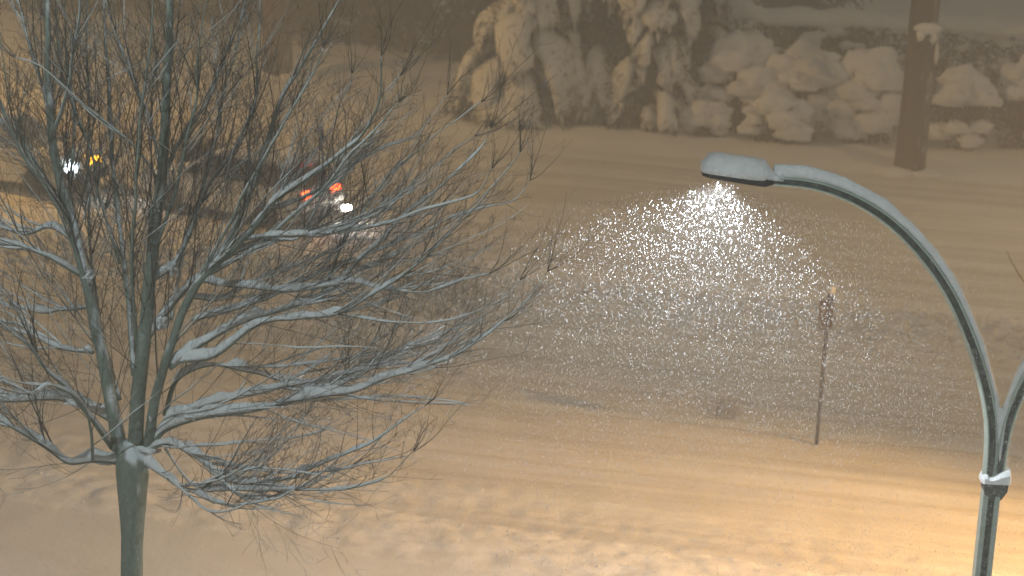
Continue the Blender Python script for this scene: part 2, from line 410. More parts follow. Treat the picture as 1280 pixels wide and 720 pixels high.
def grow(mb, p, d, length, r, level, snow=True, up=0.07, wig=0.16, maxlev=3):
    n = {0: 14, 1: 7, 2: 5}.get(level, 3)
    st = length / n; pts = [p.copy()]; rad = [r]
    d = d.normalized()
    bend = rv() * 0.05
    if level == 0: d.z = max(d.z, -.12)
    for i in range(n):
        d = (d + rv() * wig + bend + Vector((0, 0, up))).normalized()
        p = p + d * st; pts.append(p.copy()); rad.append(max(0.0014, r * (1 - 0.75 * (i + 1) / n)))
    mb.tube(pts, rad, 6 if level == 0 else (5 if level == 1 else 3), cap=False)
    if snow and r > 0.0046: snow_on(pts, rad, 1.0 if p.z < 5.6 else .6, seed=length * 10)
    if level >= maxlev: return
    cnt = {0: int(length / .20), 1: max(2, int(length / 0.14)), 2: max(1, int(length / 0.13))}[level]
    for k in range(cnt):
        f = uni(0.12, 0.98); i = min(n - 1, int(f * n)); q = pts[i].lerp(pts[i + 1], f * n - i)
        t = (pts[i + 1] - pts[i]).normalized()
        ax = t.cross(rv()).normalized(); a = R(uni(28, 55))
        nd = t * math.cos(a) + ax * math.sin(a)
        grow(mb, q, nd, length * uni(0.22, 0.5) * (1.15 - 0.6 * f) * (.75 if level == 0 else 1), rad[i] * 0.55, level + 1, False, up, wig, maxlev)

# trunk
tp = [(0, .17, 0.0), (0, .13, .25), (0, .112, 0.9), (0, .105, 2.0), (0, .103, 3.1), (0, .12, 3.35), (0, .145, 3.6), (0, .165, 3.82), (0, .165, 3.98), (0, .08, 4.14)]
tr = MB(); rings = []
for k in range(40):
    f = k / 39 * (len(tp) - 1); i = min(len(tp) - 2, int(f)); g = f - i
    rr = tp[i][1] + (tp[i + 1][1] - tp[i][1]) * g; zz = tp[i][2] + (tp[i + 1][2] - tp[i][2]) * g
    ring = []
    for j in range(22):
        a = 2 * math.pi * j / 22
        q = rr * (1 + 0.10 * noise.fractal(Vector((math.cos(a) * 1.3, math.sin(a) * 1.3, zz * 0.9)), 1, 2, 4))
        if zz < .3: q *= 1 + 0.12 * math.cos(a * 5) * (1 - zz / .3)
        ring.append((base_x + math.cos(a) * q, YT + math.sin(a) * q, zz))
    rings.append(ring)
tr.loft(rings); trunk = tr.build('trunk', m_bark, tree, smooth=True)
limbs_done.append(([Vector((base_x, YT, 3.6 + .1 * i)) for i in range(6)], [.2] * 6))
for li, (w0, w1, dep, px) in enumerate(L):
    random.seed(100 + li)
    pts, rads = limb3d(w0, w1, dep, px)
    limbs_done.append((pts, rads))
    mb = MB(); mb.tube(pts, rads, 9); mb.build('limb', m_bark, tree, smooth=True)
    # long secondary limbs sweeping outwards beside their parent
    for q in range(7 if w0 > 9 else 3):
        i = int(len(pts) * uni(.12, .7)); t = (pts[min(i + 2, len(pts) - 1)] - pts[i]).normalized()
        ax = t.cross(rv()); ax.z += .5; ax.y *= .6; ax = (ax - t * ax.dot(t)).normalized(); a = R(uni(10, 30))
        rem = sum((b - c).length for b, c in zip(pts[i:], pts[i + 1:]))
        grow(twigs, pts[i].copy(), t * math.cos(a) + ax * math.sin(a), rem * uni(.45, .72) + .25, min(rads[i] * .6, uni(.005, .010)), 0, True, up=.055, wig=.075)
    snow_on(pts, rads, 1.2 if pts[len(pts) // 2].z < 5.9 else .75, seed=li * 3.3)
    total = sum((b - a).length for a, b in zip(pts, pts[1:])); acc = 0; nxt = uni(.25, .45)
    for i in range(len(pts) - 1):
        seg = (pts[i + 1] - pts[i]); acc += seg.length
        while acc > nxt:
            f = nxt / total; t = seg.normalized()
            ax = t.cross(rv()); ax.z += 0.35; ax = (ax - t * ax.dot(t)).normalized()
            a = R(uni(22, 50)); d = t * math.cos(a) + ax * math.sin(a)
            ln = min(1.9, max(0.3, (total * (1 - f)) * uni(0.35, 0.6) + 0.25)) * uni(.7, 1.1)
            grow(twigs, pts[i].copy(), d, ln, min(rads[i] * 0.5, uni(0.003, 0.0055)), 1, True, up=0.05, wig=.11)
            nxt += uni(.08, .19) if f > .25 else uni(.14, .3)
    # leading end splits to fine shoots
    t = (pts[-1] - pts[-3]).normalized()
    for k in range(4): grow(twigs, pts[-1].copy(), t + rv() * .55 + Vector((0, 0, .1)), uni(.2, .9), 0.0045, 1, False)
random.seed(5)
twigs.build('twigs', m_twig, tree)
# drifts caught in the forks
for (x, y, rx, rz) in [(184, 562, .17, .06), (158, 566, .14, .05), (203, 402, .09, .08), (216, 333, .06, .07), (126, 574, .18, .05), (226, 556, .14, .04), (190, 520, .05, .08), (112, 345, .06, .06),
                       (236, 518, .13, .05), (250, 440, .11, .04), (100, 502, .17, .05)]:
    snowm.blob(P(x, y, YT - 0.02), (rx * .75, .08, rz * .8), 3, .9, 1.5, x)
snowm.build('snow_load', m_snow, tree, smooth=True)

# ------------------------------------------------------------------ twin-arm street lamp
YL = 22.0
def PL(x, y): return P(x, y, YL)
lx = PL(1240, 600).x
lamp = thing('street_lamp', (lx, YL, 0), 'grey-green double-armed street lamp with curved channel arms and snow on its head', 'street lamp')
def sweep(pts, prof, mb, mi=0, scale=None):
    """sweep a 2-D profile (in-plane, depth) along pts lying in the XZ plane"""
    rings = []
    for i, p in enumerate(pts):
        t = (pts[min(i + 1, len(pts) - 1)] - pts[max(i - 1, 0)]).normalized()
        n = Vector((-t.z, 0, t.x)); k = scale[i] if scale else 1
        rings.append([p + n * (a * k) + Vector((0, b, 0)) for a, b in prof])
    mb.loft(rings, mi=mi)
zc = PL(1240, 600).z
ppts = [Vector((lx, YL, z)) for z in (0.0, 0.8, 1.6, zc)]
mb = MB()
for s in (-1, 1): sweep(ppts, [(s * .062 - .026, -.075), (s * .062 + .026, -.075), (s * .062 + .026, .075), (s * .062 - .026, .075)], mb)
mb.build('pole', m_pole, lamp)
mb = MB(); sweep(ppts, [(-.04, -.045), (.04, -.045), (.04, .045), (-.04, .045)], mb); mb.build('web', m_groove, lamp)
mb = MB(); mb.box((lx, YL, .03), (.42, .42, .06)); mb.box((lx, YL, .12), (.26, .24, .12), top=.85); mb.build('base_plate', m_pole, lamp)
arm_px = [(1236, 598), (1239, 560), (1238, 520), (1229, 474), (1211, 420), (1184, 362), (1148, 312), (1106, 272), (1060, 245), (1014, 230), (966, 225)]
arm = catmull([PL(*p) for p in arm_px], 4)
arm2 = [Vector((2 * lx + .02 - p.x, p.y, p.z)) for p in arm]
cone = []
for k, A in enumerate((arm, arm2)):
    sgn = 1 if k == 0 else -1
    g = MB(); n = len(A); sc = [1.0 - 0.22 * (i / (n - 1)) for i in range(n)]
    for s in (-1, 1): sweep(A, [(s * .036, -.065), (s * .050, -.065), (s * .074, -.028), (s * .074, .028), (s * .050, .065), (s * .036, .065)], g, scale=sc)
    arm_o = g.build('arm', m_pole, lamp)
    g = MB(); sweep(A, [(-.039, -.04), (.039, -.04), (.039, .04), (-.039, .04)], g, scale=sc); g.build('web', m_groove, lamp)
    # snow lying on the upper flange, thinning where the arm stands upright
    g = MB(); rings = []
    for i, p in enumerate(A):
        t = (A[min(i + 1, n - 1)] - A[max(i - 1, 0)]).normalized(); nn = Vector((-t.z, 0, t.x)); nn = nn if nn.z > 0 else -nn
        if abs(t.z) > .985: continue
        hz = math.sqrt(1 - t.z * t.z); T = 0.12 * hz ** 0.8 * (1 + .3 * noise.noise(p * 4)) * (0.5 if i < 6 else 1); off = .072 * sc[i] - .004
        W = .06 * min(1, .4 + hz)
        rings.append([p + nn * (off + b * T) + Vector((0, a * W, 0)) for a, b in ((-1, 0), (-.95, .55), (-.55, .95), (0, 1), (.55, .95), (.95, .55), (1, 0))])
    if len(rings) > 2: g.loft(rings); g.build('snow', m_snow, arm_o, smooth=True)
    # head: housing, glass, led panel, snow
    if k == 0: a0 = PL(878, 213); a1 = PL(966, 225)
    else:
        q0 = PL(878, 213); q1 = PL(966, 225); a0 = Vector((2 * lx + .02 - q0.x, YL, q0.z)); a1 = Vector((2 * lx + .02 - q1.x, YL, q1.z))
    ax = (a0 - a1).normalized(); un = Vector((-ax.z, 0, ax.x)); un = un if un.z > 0 else -un; LN = (a0 - a1).length
    def hp(s, d, h): return a1 + ax * (s * LN) + Vector((0, d, 0)) + un * h
    g = MB(); rings = []
    for s, w, h0, h1 in ((-.02, .06, -.03, .04), (.06, .10, -.05, .045), (.12, .15, -.055, .055), (.35, .165, -.052, .06), (.7, .165, -.045, .06), (.92, .15, -.04, .05), (1.0, .11, -.035, .02)):
        rings.append([hp(s, d * w, h) for d, h in ((-1, h0), (-1, h0 + (h1 - h0) * .6), (-.7, h1), (.7, h1), (1, h0 + (h1 - h0) * .6), (1, h0))])
    g.loft(rings); head = g.build('lamp_head', m_black, lamp, smooth=False)
    g = MB(); rings = []
    for s, w in ((-.14, .055), (-.02, .068), (.03, .08), (.10, .12), (.15, .165), (.35, .18), (.6, .18), (.8, .178), (.93, .165), (1.0, .13), (1.03, .07)):
        T = {-.14: .09, -.02: .09, .03: .10, .10: .15, .15: .195}.get(s, .20 if s < .9 else (.18 if s < .97 else .10))
        b = .005
        rings.append([hp(s, d * w, b + e * T + (.012 * noise.noise(hp(s, d * w, e) * 5))) for d, e in ((-1, 0), (-1.03, .4), (-.85, .8), (-.4, .98), (.1, 1), (.5, .95), (.9, .7), (1.03, .3), (1, 0))])
    g.loft(rings); g.build('snow', m_snow, head, smooth=True)
    g = MB(); g.loft([[hp(.55, -.12, -.056), hp(.55, .12, -.056), hp(.55, .12, -.052), hp(.55, -.12, -.052)], [hp(.92, -.10, -.043), hp(.92, .10, -.043), hp(.92, .10, -.047), hp(.92, -.10, -.047)]])
    g.build('led_panel', m_led, head)
    cone.append((hp(.72, 0, -.085), ax, un))
# infill plate between the arms with snow lodged in the fork
g = MB(); A0 = PL(1243, 575); A1 = PL(1243, 512)
pl = []
fork = [PL(1242, 500), PL(1247, 508), PL(1254, 510), PL(1259, 506), PL(1262, 498), PL(1254, 540), PL(1250, 570), PL(1248, 576), PL(1247, 560), PL(1245, 530)]
g.loft([[p + Vector((0, -.05, 0)) for p in fork], [p + Vector((0, .05, 0)) for p in fork]]); g.build('snow', m_snow, lamp)
g = MB(); rings = []
for p, q in zip(arm, arm2):
    if zc - .02 < p.z < PL(1250, 520).z: rings.append([Vector((p.x, YL - .03, p.z)), Vector((q.x, YL - .03, q.z)), Vector((q.x, YL + .03, q.z)), Vector((p.x, YL + .03, p.z))])
g.loft(rings); g.build('gusset', m_pole, lamp)
# collar and the snow heaped on it
g = MB(); cc = Vector((lx + .03, YL, zc))
rings = []
for z, w in ((-.20, .075), (-.10, .12), (-.02, .125), (.0, .125)): rings.append([cc + Vector((a * w, b * w * .8, z)) for a, b in ((-1, -1), (1, -1), (1, 1), (-1, 1))])
g.loft(rings); collar = g.build('collar', m_groove, lamp)
g = MB(); rings = []
for i in range(13):
    x = -.155 + .31 * i / 12
    hgt = .05 + .10 * max(0, (x + .03) / .155) ** .8 * (x > -.03) + (.035 if x < -.1 else 0)
    if i in (0, 12): hgt *= .45
    if i == 1: hgt *= .9
    yy = .12 if 0 < i < 12 else .08
    rings.append([cc + Vector((x, -yy, -.01)), cc + Vector((x, -yy * 1.03, hgt * .6)), cc + Vector((x, -yy * .7, hgt)), cc + Vector((x, yy * .7, hgt)), cc + Vector((x, yy, hgt * .6)), cc + Vector((x, yy, -.01))])
g.loft(rings); g.build('snow', mat('clean_snow', (.88, .89, .9), .6, .2, bump=.4, bscale=40), collar, smooth=False)

# ------------------------------------------------------------------ narrow sign on a rusty post
sb = G(1020, 560)
sign = thing('sign_post', (sb.x, sb.y, 0), 'thin rusty post with a narrow dark plate nearly edge-on standing in the road', 'sign')
g = MB()
for dx, dy, w, d in ((0, 0, .055, .012), (-.024, -.012, .010, .024), (.024, -.012, .010, .024)): g.box((sb.x + dx, sb.y + dy, 1.25), (w, d, 2.58))
g.build('post', m_rust, sign)
g = MB(); rot = Matrix.Rotation(R(38), 3, 'Z'); g.box((sb.x - .03, sb.y - .03, 2.22), (.32, .012, .50), rot); g.build('sign_plate', m_rust, sign)
g = MB(); g.blob((sb.x + .04, sb.y, 2.60), (.06, .06, .075), 2, .4, 2, 3); g.build('snow', m_snow, sign, smooth=True)

# ------------------------------------------------------------------ foliage helpers
def blades(mb, c, n, rad, ln, wd, down=0.0, shell=0.6):
    for _ in range(n):
        d = rv(); q = Vector(c) + Vector((d.x * rad[0], d.y * rad[1], d.z * rad[2])) * uni(shell, 1.05)
        v = (rv() + d * .6 + Vector((0, 0, -down))).normalized(); s = v.cross(rv()).normalized() * wd * uni(.6, 1.2)
        l = ln * uni(.6, 1.3); b = len(mb.v)
        mb.v += [q - s, q + s, q + v * l * .6 + s * .7, q + v * l]; mb.f.append((b, b + 1, b + 2, b + 3)); mb.mi.append(0)

# ------------------------------------------------------------------ conifers weighed down by snow
def conifer(x, y, h, r, label, seed, nb=46, snowy=1.0, skirt=0.25, face=True):
    random.seed(seed)
    z0 = height(x, y)
    t = thing('conifer', (x, y, z0), label, 'tree', 'snow-laden evergreens behind the far road')
    g = MB(); g.tube([Vector((x, y, z0 + h * k / 6)) for k in range(7)], [.16 * (1 - k / 6.5) + .01 for k in range(7)], 8); g.build('trunk', m_oldbark, t)
    fol = MB(); sn = MB()
    nb = int(nb * 1.5); n = 0
    golden = 2.39996
    for k in range(nb):
        f = (k + .5) / nb; zz = skirt + (h - skirt) * f ** 1.35
        a = k * golden + uni(-.3, .3)
        ln = r * (1 - zz / h) ** .8 * uni(.75, 1.15)
        if ln < .15: continue
        d = Vector((math.cos(a), math.sin(a), 0)); s = Vector((-d.y, d.x, 0))
        W = (.14 + .15 * ln) * uni(.6, 1.35); drop = uni(.5, .95) * ln + .15
        m = 9; path = []
        for i in range(m):
            q = i / (m - 1)
            path.append(Vector((x, y, z0 + zz + .18)) + d * (ln * (0.15 + .85 * math.sin(q * math.pi / 2 * 1.0))) + Vector((0, 0, .12 * math.sin(q * 3.1) - drop * q ** 2.2)))
        if path[-1].z < z0 + .08:
            for i in range(m): path[i].z = max(path[i].z, z0 + .08 + .02 * i)
        def wd(q): return W * (0.25 + 1.0 * math.sin(min(1, q * 1.05) ** 1.1 * math.pi * .80)) * (1 if q < .92 else .75)
        # needled bough under the snow, with hanging fingers at its rim
        for i in range(m):
            q = i / (m - 1)
            blades(fol, path[i] + Vector((0, 0, -.10)), 13, (wd(q) * 1.05, wd(q) * 1.05, .12), .24, .022, down=1.1, shell=.3)
            if i > 1: blades(fol, path[i] + Vector((0, 0, .04)), 6, (wd(q), wd(q), .12), .20, .012, down=.9, shell=.5)
        if rnd() < snowy * .72:
            rings = []; hole = uni(0, 10)
            for i in range(m):
                q = i / (m - 1); w = wd(q) * .92; T = (.10 + .10 * math.sin(q * math.pi)) * uni(.9, 1.1)
                tt = (path[min(i + 1, m - 1)] - path[max(i - 1, 0)]).normalized(); nn = s.cross(tt); nn = nn if (nn.z + nn.dot(d)) > 0 else -nn
                ring = []
                for j in range(12):
                    u = j / 12 * 2 * math.pi; cx = math.cos(u); cy = math.sin(u)
                    jit = 1 + .6 * noise.fractal(Vector((q * 3 + seed, cx * 1.5 + k, hole)), 1, 2, 3)
                    e = .25 if i in (0, m - 1) else 1
                    ring.append(path[i] + s * (w * cx * e * jit) + nn * ((T * cy if cy > 0 else T * .35 * cy) * e * jit + .03) - Vector((0, 0, .38 * w * abs(cx) ** 2.5)))
                rings.append(ring)
            sn.loft(rings)
            for _ in range(4):
                i = random.choice((m - 1, m - 1, m - 2, m - 3, m - 4)); o = s * wd(i / (m - 1)) * uni(-.9, .9)
                q0 = path[i] + o - Vector((0, 0, .30 * abs(o.length))); fl = uni(.16, .38)
                sn.tube([q0 + Vector((0, 0, .06)), q0 + d * .03 - Vector((0, 0, fl * .5)), q0 + d * .03 - Vector((0, 0, fl))], [uni(.06, .09), uni(.045, .07), .012], 6)
            for i in range(m - 4, m): blades(fol, path[i] + d * .07, 15, (wd(i / (m - 1)) * 1.0, wd(i / (m - 1)) * 1.0, .14), .22, .013, down=1.6, shell=.75)
    # inner mass
    for k in range(14):
        zz = skirt + (h - skirt) * k / 14; rr = r * (1 - zz / h) * .62
        blades(fol, (x, y, z0 + zz), 150, (rr, rr, .4), .3, .03, down=.8, shell=.2)
    fol.build('foliage', m_needle, t); sn.build('snow_load', m_snow, t, smooth=True)
    return t
def gx(px, Y): return P(px, 120, Y).x
conifer(gx(655, 61), 61.0, 8.5, 1.95, 'snow-laden conifer at the left end of the evergreens beside the open field', 3, 60, skirt=.35)
conifer(gx(745, 61.4), 61.4, 9.5, 1.35, 'slender snow-laden conifer squeezed between the two broad evergreens', 8, 46, skirt=.7)
conifer(gx(812, 60.6), 60.6, 9.0, 1.6, 'broad snow-laden conifer with long drooping boughs beside the rounded bushes', 14, 54, skirt=.3)
conifer(gx(870, 62.5), 62.5, 8.5, 1.3, 'conifer standing behind the leftmost rounded bush, its boughs hanging low', 23, 44, skirt=.9)

# ------------------------------------------------------------------ rounded bushes buried in snow
def bush(px0, px1, ytop, ybase, Y, label, seed, cover=1.0, lumps=15):
    random.seed(seed)
    xc = P((px0 + px1) / 2, ybase, Y).x; w = (P(px1, ybase, Y).x - P(px0, ybase, Y).x) / 2
    z0 = height(xc, Y); ht = P((px0 + px1) / 2, ytop, Y).z - z0
    t = thing('snowy_bush', (xc, Y, z0), label, 'bush', 'rounded bushes behind the far road')
    g = MB(); blades(g, (xc, Y, z0 + ht * .42), int(2600 * w * ht / 3), (w * .98, w * .7, ht * .52), .14, .035, shell=.35)
    g.build('foliage', m_shrub, t)
    g = MB()
    for k in range(5):
        a = uni(0, 6.28); g.tube([Vector((xc, Y, z0 - .1)), Vector((xc + math.cos(a) * w * .4, Y + math.sin(a) * w * .4, z0 + ht * .6))], [.035, .012], 5)
    g.build('stems', m_oldbark, t)
    tw = MB(); s = MB()
    s.blob((xc, Y + .1, z0 + ht * .74), (w * .78, w * .6, ht * .33), 3, .45, 1.6, seed, flatbot=.5)
    for k in range(int(lumps * cover * 1.35)):
        a = uni(-math.pi, 0.3) if rnd() < .85 else uni(0, math.pi)
        e = uni(0.0, 1.0) ** .9
        hh = ht * (0.12 + .75 * e); rr = math.sqrt(max(0.02, 1 - ((hh / ht - .35) / .7) ** 2))
        c = (xc + math.cos(a) * w * rr * .80, Y + math.sin(a) * w * rr * .66, z0 + hh)
        b = uni(.26, .46) * (w * .75 + .25)
        blades(tw, Vector(c) + Vector((0, -b * .3, 0)), 16, (b * 1.2, b * .6, b * .75), .16, .012, shell=.85)
        s.blob(c, (b * uni(1., 1.45), b * .75, b * uni(.7, 1.0)), 3, .42, 1.5, seed + k, flatbot=.6)
    s.build('snow_load', m_snow, t, smooth=True); tw.build('foliage', m_shrub, t)  # second foliage mesh is the shoots poking out of the snow lumps
bush(850, 905, 132, 172, 59.8, 'lowest rounded bush heaped with snow beside the drooping evergreen', 31, 1.0, 16)
bush(878, 962, 46, 180, 60.6, 'tall snow-buried bush with a peaked top, leftmost of the big ones', 32, 1.0, 18)
bush(950, 1042, 62, 178, 60.4, 'wide snow-buried bush in the middle of the row, broadest cap of snow', 33, 1.0, 20)
bush(930, 1010, 118, 178, 59.4, 'low mound of snow over a small bush in front of the wide bush', 34, 1.0, 10)
bush(1034, 1126, 68, 184, 60.3, 'snow-buried bush immediately left of the thick tree trunk', 35, 1.0, 20)
bush(1160, 1236, 88, 196, 60.0, 'snow-capped bush just right of the thick trunk with bare twigs below', 36, .6, 14)
bush(1232, 1310, 78, 200, 60.4, 'patchy snow-dusted bush furthest along the row from the evergreens', 37, .55, 14)
# clipped hedge behind them
random.seed(77)
hx0, hx1, HY = 5.0, 24.0, 64.0
hedge = thing('hedge', ((hx0 + hx1) / 2, HY, 0), 'long dark hedge topped with a thick snow cap behind the rounded bushes', 'hedge')
g = MB(); n = 24
for i in range(n):
    x = hx0 + (hx1 - hx0) * (i + .5) / n
    blades(g, (x, HY, 1.45), 900, (.6, .75, 1.5), .18, .03, shell=.5)
g.build('foliage', m_shrub, hedge)
g = MB()
for i in range(n): 
    x = hx0 + (hx1 - hx0) * (i + .5) / n; g.tube([Vector((x, HY, -.2)), Vector((x + uni(-.2, .2), HY, 2.2))], [.05, .02], 5)
g.build('stems', m_oldbark, hedge)
g = MB(); rings = []
for i in range(90):
    x = hx0 + (hx1 - hx0) * i / 89; k = .35 if i in (0, 89) else 1
    e = noise.fractal(Vector((x * .9, 3, 1)), 1, 2, 4); e2 = noise.fractal(Vector((x * 1.3, 8, 1)), 1, 2, 4)
    rings.append([Vector((x, HY + a * .85 * k * (1 + .25 * e2), 2.95 + .15 * e + b * .34 * k * (1 + .3 * e) + (.22 * e2 if b < 0 else 0))) for a, b in ((-1, -.3), (-1.02, .3), (-.7, .8), (0, 1), (.7, .8), (1.02, .3), (1, -.3))])
g.loft(rings)
g2 = g
for k in range(60):
    x = uni(hx0, hx1); b = uni(.08, .26)
    g2.blob((x, HY - uni(.66, .80), uni(1.5, 2.75)), (b * 1.4, b * .7, b * .8), 2, .7, 1.8, k)
g2.build('snow_load', m_snow, hedge, smooth=True)

# ------------------------------------------------------------------ big trunks
def big_tree(x, y, rb, hgt, lean, label, seed, snow=None):
    random.seed(seed)
    z0 = height(x, y) - .15
    t = thing('old_tree', (x, y, z0), label, 'tree')
    g = MB(); rings = []
    for k in range(30):
        f = k / 29; zz = z0 + hgt * f; rr = rb * (1 - .30 * f) * (1 + .10 * math.exp(-f * hgt / .35)) * (1 if f < .98 else .3)
        rings.append([(x + lean * f + math.cos(a) * rr * q, y + math.sin(a) * rr * q, zz) for a, q in ((2 * math.pi * j / 20, 1 + .11 * noise.fractal(Vector((math.cos(2 * math.pi * j / 20) * 2, math.sin(2 * math.pi * j / 20) * 2, zz * .6 + seed)), 1, 2, 4)) for j in range(20))])
    g.loft(rings); g.build('trunk', m_oldtrunk, t, smooth=True)
    top = Vector((x + lean, y, z0 + hgt)); g = MB()
    for k in range(9):
        a = k * 2.4; s = Vector((x + lean * .8, y, z0 + hgt * uni(.72, .98)))
        d = Vector((math.cos(a), math.sin(a), uni(.5, 1.1)))
        pts = [s + d * (1.0 * i) + rv() * .1 for i in range(5)]; pts = [p for p in pts if p.z < 14.5]
        if len(pts) < 2: continue
        g.tube(pts, [.16 - .03 * i for i in range(len(pts))], 7)
        for q in pts[1:]:
            for _ in range(4):
                dd = (d + rv() * .7); 
                if q.z + 1.4 < 15: grow(g, q, dd, uni(.7, 1.3), .03, 2, False)
    g.build('crown', m_oldbark, t)
    g = MB()
    for q in (-1, 1): g.blob((x + q * rb * .9, y - rb * .2, z0 + .08), (rb * 1.5, rb * 1.2, .22), 3, .3, 1.5, seed + q)
    g.build('snow_drift', m_snow, t, smooth=True)
    if snow:
        g = MB()
        for (sx, sz, r1, r2) in snow: g.blob((x + sx, y - rb * .85, z0 + sz), (r1, .12, r2), 2, .6, 2, sz * 9)
        g.build('snow', m_snow, t, smooth=True)
b = G(1137, 217)
big_tree(b.x, b.y, .41, 9.5, 0, 'thick dark tree trunk rising among the snow-covered bushes', 41, [(.04, 3.95, .33, .16), (-.12, 3.75, .10, .16), (.2, 3.7, .09, .2), (.33, 3.3, .05, .25)])
b = G(346, 98)
big_tree(b.x, b.y, .46, 9.5, 0, 'thick dark trunk standing alone in the open snow beyond the road', 42)

# dark conifers closing the field
tl = [(-17.3, 79.5, 2.9, 9, 'dark spreading conifer at the near end of the tree line by the field gap'), (-13.6, 80, 3.0, 10, 'broad dark conifer of the tree line, second from the field gap'), (-10.0, 79.2, 2.9, 9.5, 'dark conifer of the tree line straight behind the lone thick trunk'),
      (-6.9, 76.2, 3.0, 10, 'dark conifer of the tree line stepping forward beside the lone thick trunk'), (-3.8, 74.2, 3.0, 9, 'dark conifer of the tree line in front of the furthest gap'), (-1.2, 72.8, 2.6, 10, 'dark conifer of the tree line nearest the snow-laden evergreens'), (3.4, 70.5, 3.0, 10, 'dark conifer hidden deep behind the snow-laden evergreens'), (9, 71.5, 3.0, 10, 'dark conifer rising behind the hedge')]
for i, (x, y, r, h, lab) in enumerate(tl):
    random.seed(60 + i); z0 = height(x, y)
    t = thing('dark_conifer', (x, y, z0), lab, 'tree', 'dark tree line beyond the field')
    g = MB(); g.tube([Vector((x, y, z0 + h * k / 5)) for k in range(6)], [.2 * (1 - k / 5.5) for k in range(6)], 7); g.build('trunk', m_oldbark, t)
    g = MB()
    for k in range(16):
        zz = .25 + (h - .4) * k / 16; rr = r * (1 - zz / h) ** .75
        for m in range(7 if zz < 5 else 4):
            a = uni(0, 6.28); q = Vector((x + math.cos(a) * rr * uni(.2, .8), y + math.sin(a) * rr * uni(.2, .8), z0 + zz + uni(-.1, .3)))
            blades(g, q, 110, (rr * .45, rr * .45, .3), .32, .045, down=.7, shell=.1)
    g.build('foliage', m_needle, t)

# low dark shrubs and small scrub
def scrub(name, c, rad, n, label, seed, m, ln=.14, wd=.02, up=True, cat='shrub'):
    random.seed(seed); t = thing(name, c, label, cat); g = MB()
    for _ in range(n):
        a = uni(0, 6.28); q = rnd() ** .5
        s = Vector(c) + Vector((math.cos(a) * rad[0] * q * .7, math.sin(a) * rad[1] * q * .7, -.05))
        d = Vector((math.cos(a) * q * rad[0] / max(rad[2], .1) * .6, math.sin(a) * .4, 1)) + rv() * .4
        grow(g, s, d, rad[2] * uni(.7, 1.15), wd, 2, False, up=.05, wig=.2)
    g.build('stems', m, t); return t, g
c = G(290, 214); random.seed(50)
t = thing('low_hedge', (c.x, c.y, 0), 'low dark strip of shrubs without snow at the edge of the open field', 'hedge')
g = MB()
for k in range(14): blades(g, (c.x + (k - 6.5) * .165, c.y + .2, .30), 330, (.28, .3, .38 - .016 * max(0, k - 5)), .16, .03, shell=.2)
g.build('foliage', m_needle, t)
c = G(545, 385); scrub('bare_shrub', (c.x, c.y, height(c.x, c.y)), (1.0, .7, 1.5), 46, 'leafless twiggy shrub growing out of the ploughed snow behind the tree branches', 51, m_twig, wd=.008)
c = G(905, 520); scrub('weed_clump', (c.x, c.y, height(c.x, c.y)), (.28, .25, .42), 60, 'greyish clump of dead weeds poking from the road snow', 52, m_twig, wd=.003, cat='plant')
c = G(977, 548); scrub('weed_clump', (c.x, c.y, height(c.x, c.y)), (.14, .1, .16), 14, 'tiny tuft of dead weeds near the foot of the rusty post', 53, m_twig, wd=.003, cat='plant')

# young tree outside the frame on the right; one shoot reaches in
random.seed(91)
yt = thing('young_tree', (12.2, 32, 0), 'young leafless tree whose one bare shoot reaches in beside the lamp arm', 'tree')
g = MB(); g.tube([Vector((12.2 + .02 * math.sin(i), 32, i * .9)) for i in range(7)], [.07 - .008 * i for i in range(7)], 8); g.build('trunk', m_bark, yt, smooth=True)
g = MB()
for k in range(12): grow(g, Vector((12.25, 32, 2.4 + k * .25)), Vector((uni(.2, 1), uni(-.5, .8), .8)), uni(.8, 1.5), .018, 1, False)
pts = catmull([Vector((12.15, 32, 4.4)), P(1330, 400, 32), P(1281, 352, 32), P(1271, 338, 32), P(1262, 322, 32), P(1258, 312, 32)], 3)
g.tube(pts, [.02 * (1 - i / len(pts)) + .003 for i in range(len(pts))], 5)
for q in ((1281, 352), (1271, 338), (1266, 330)): grow(g, P(*q, 32), Vector((-.5, 0, .6)), .14, .003, 3, False)
g.build('crown', m_twig, yt)

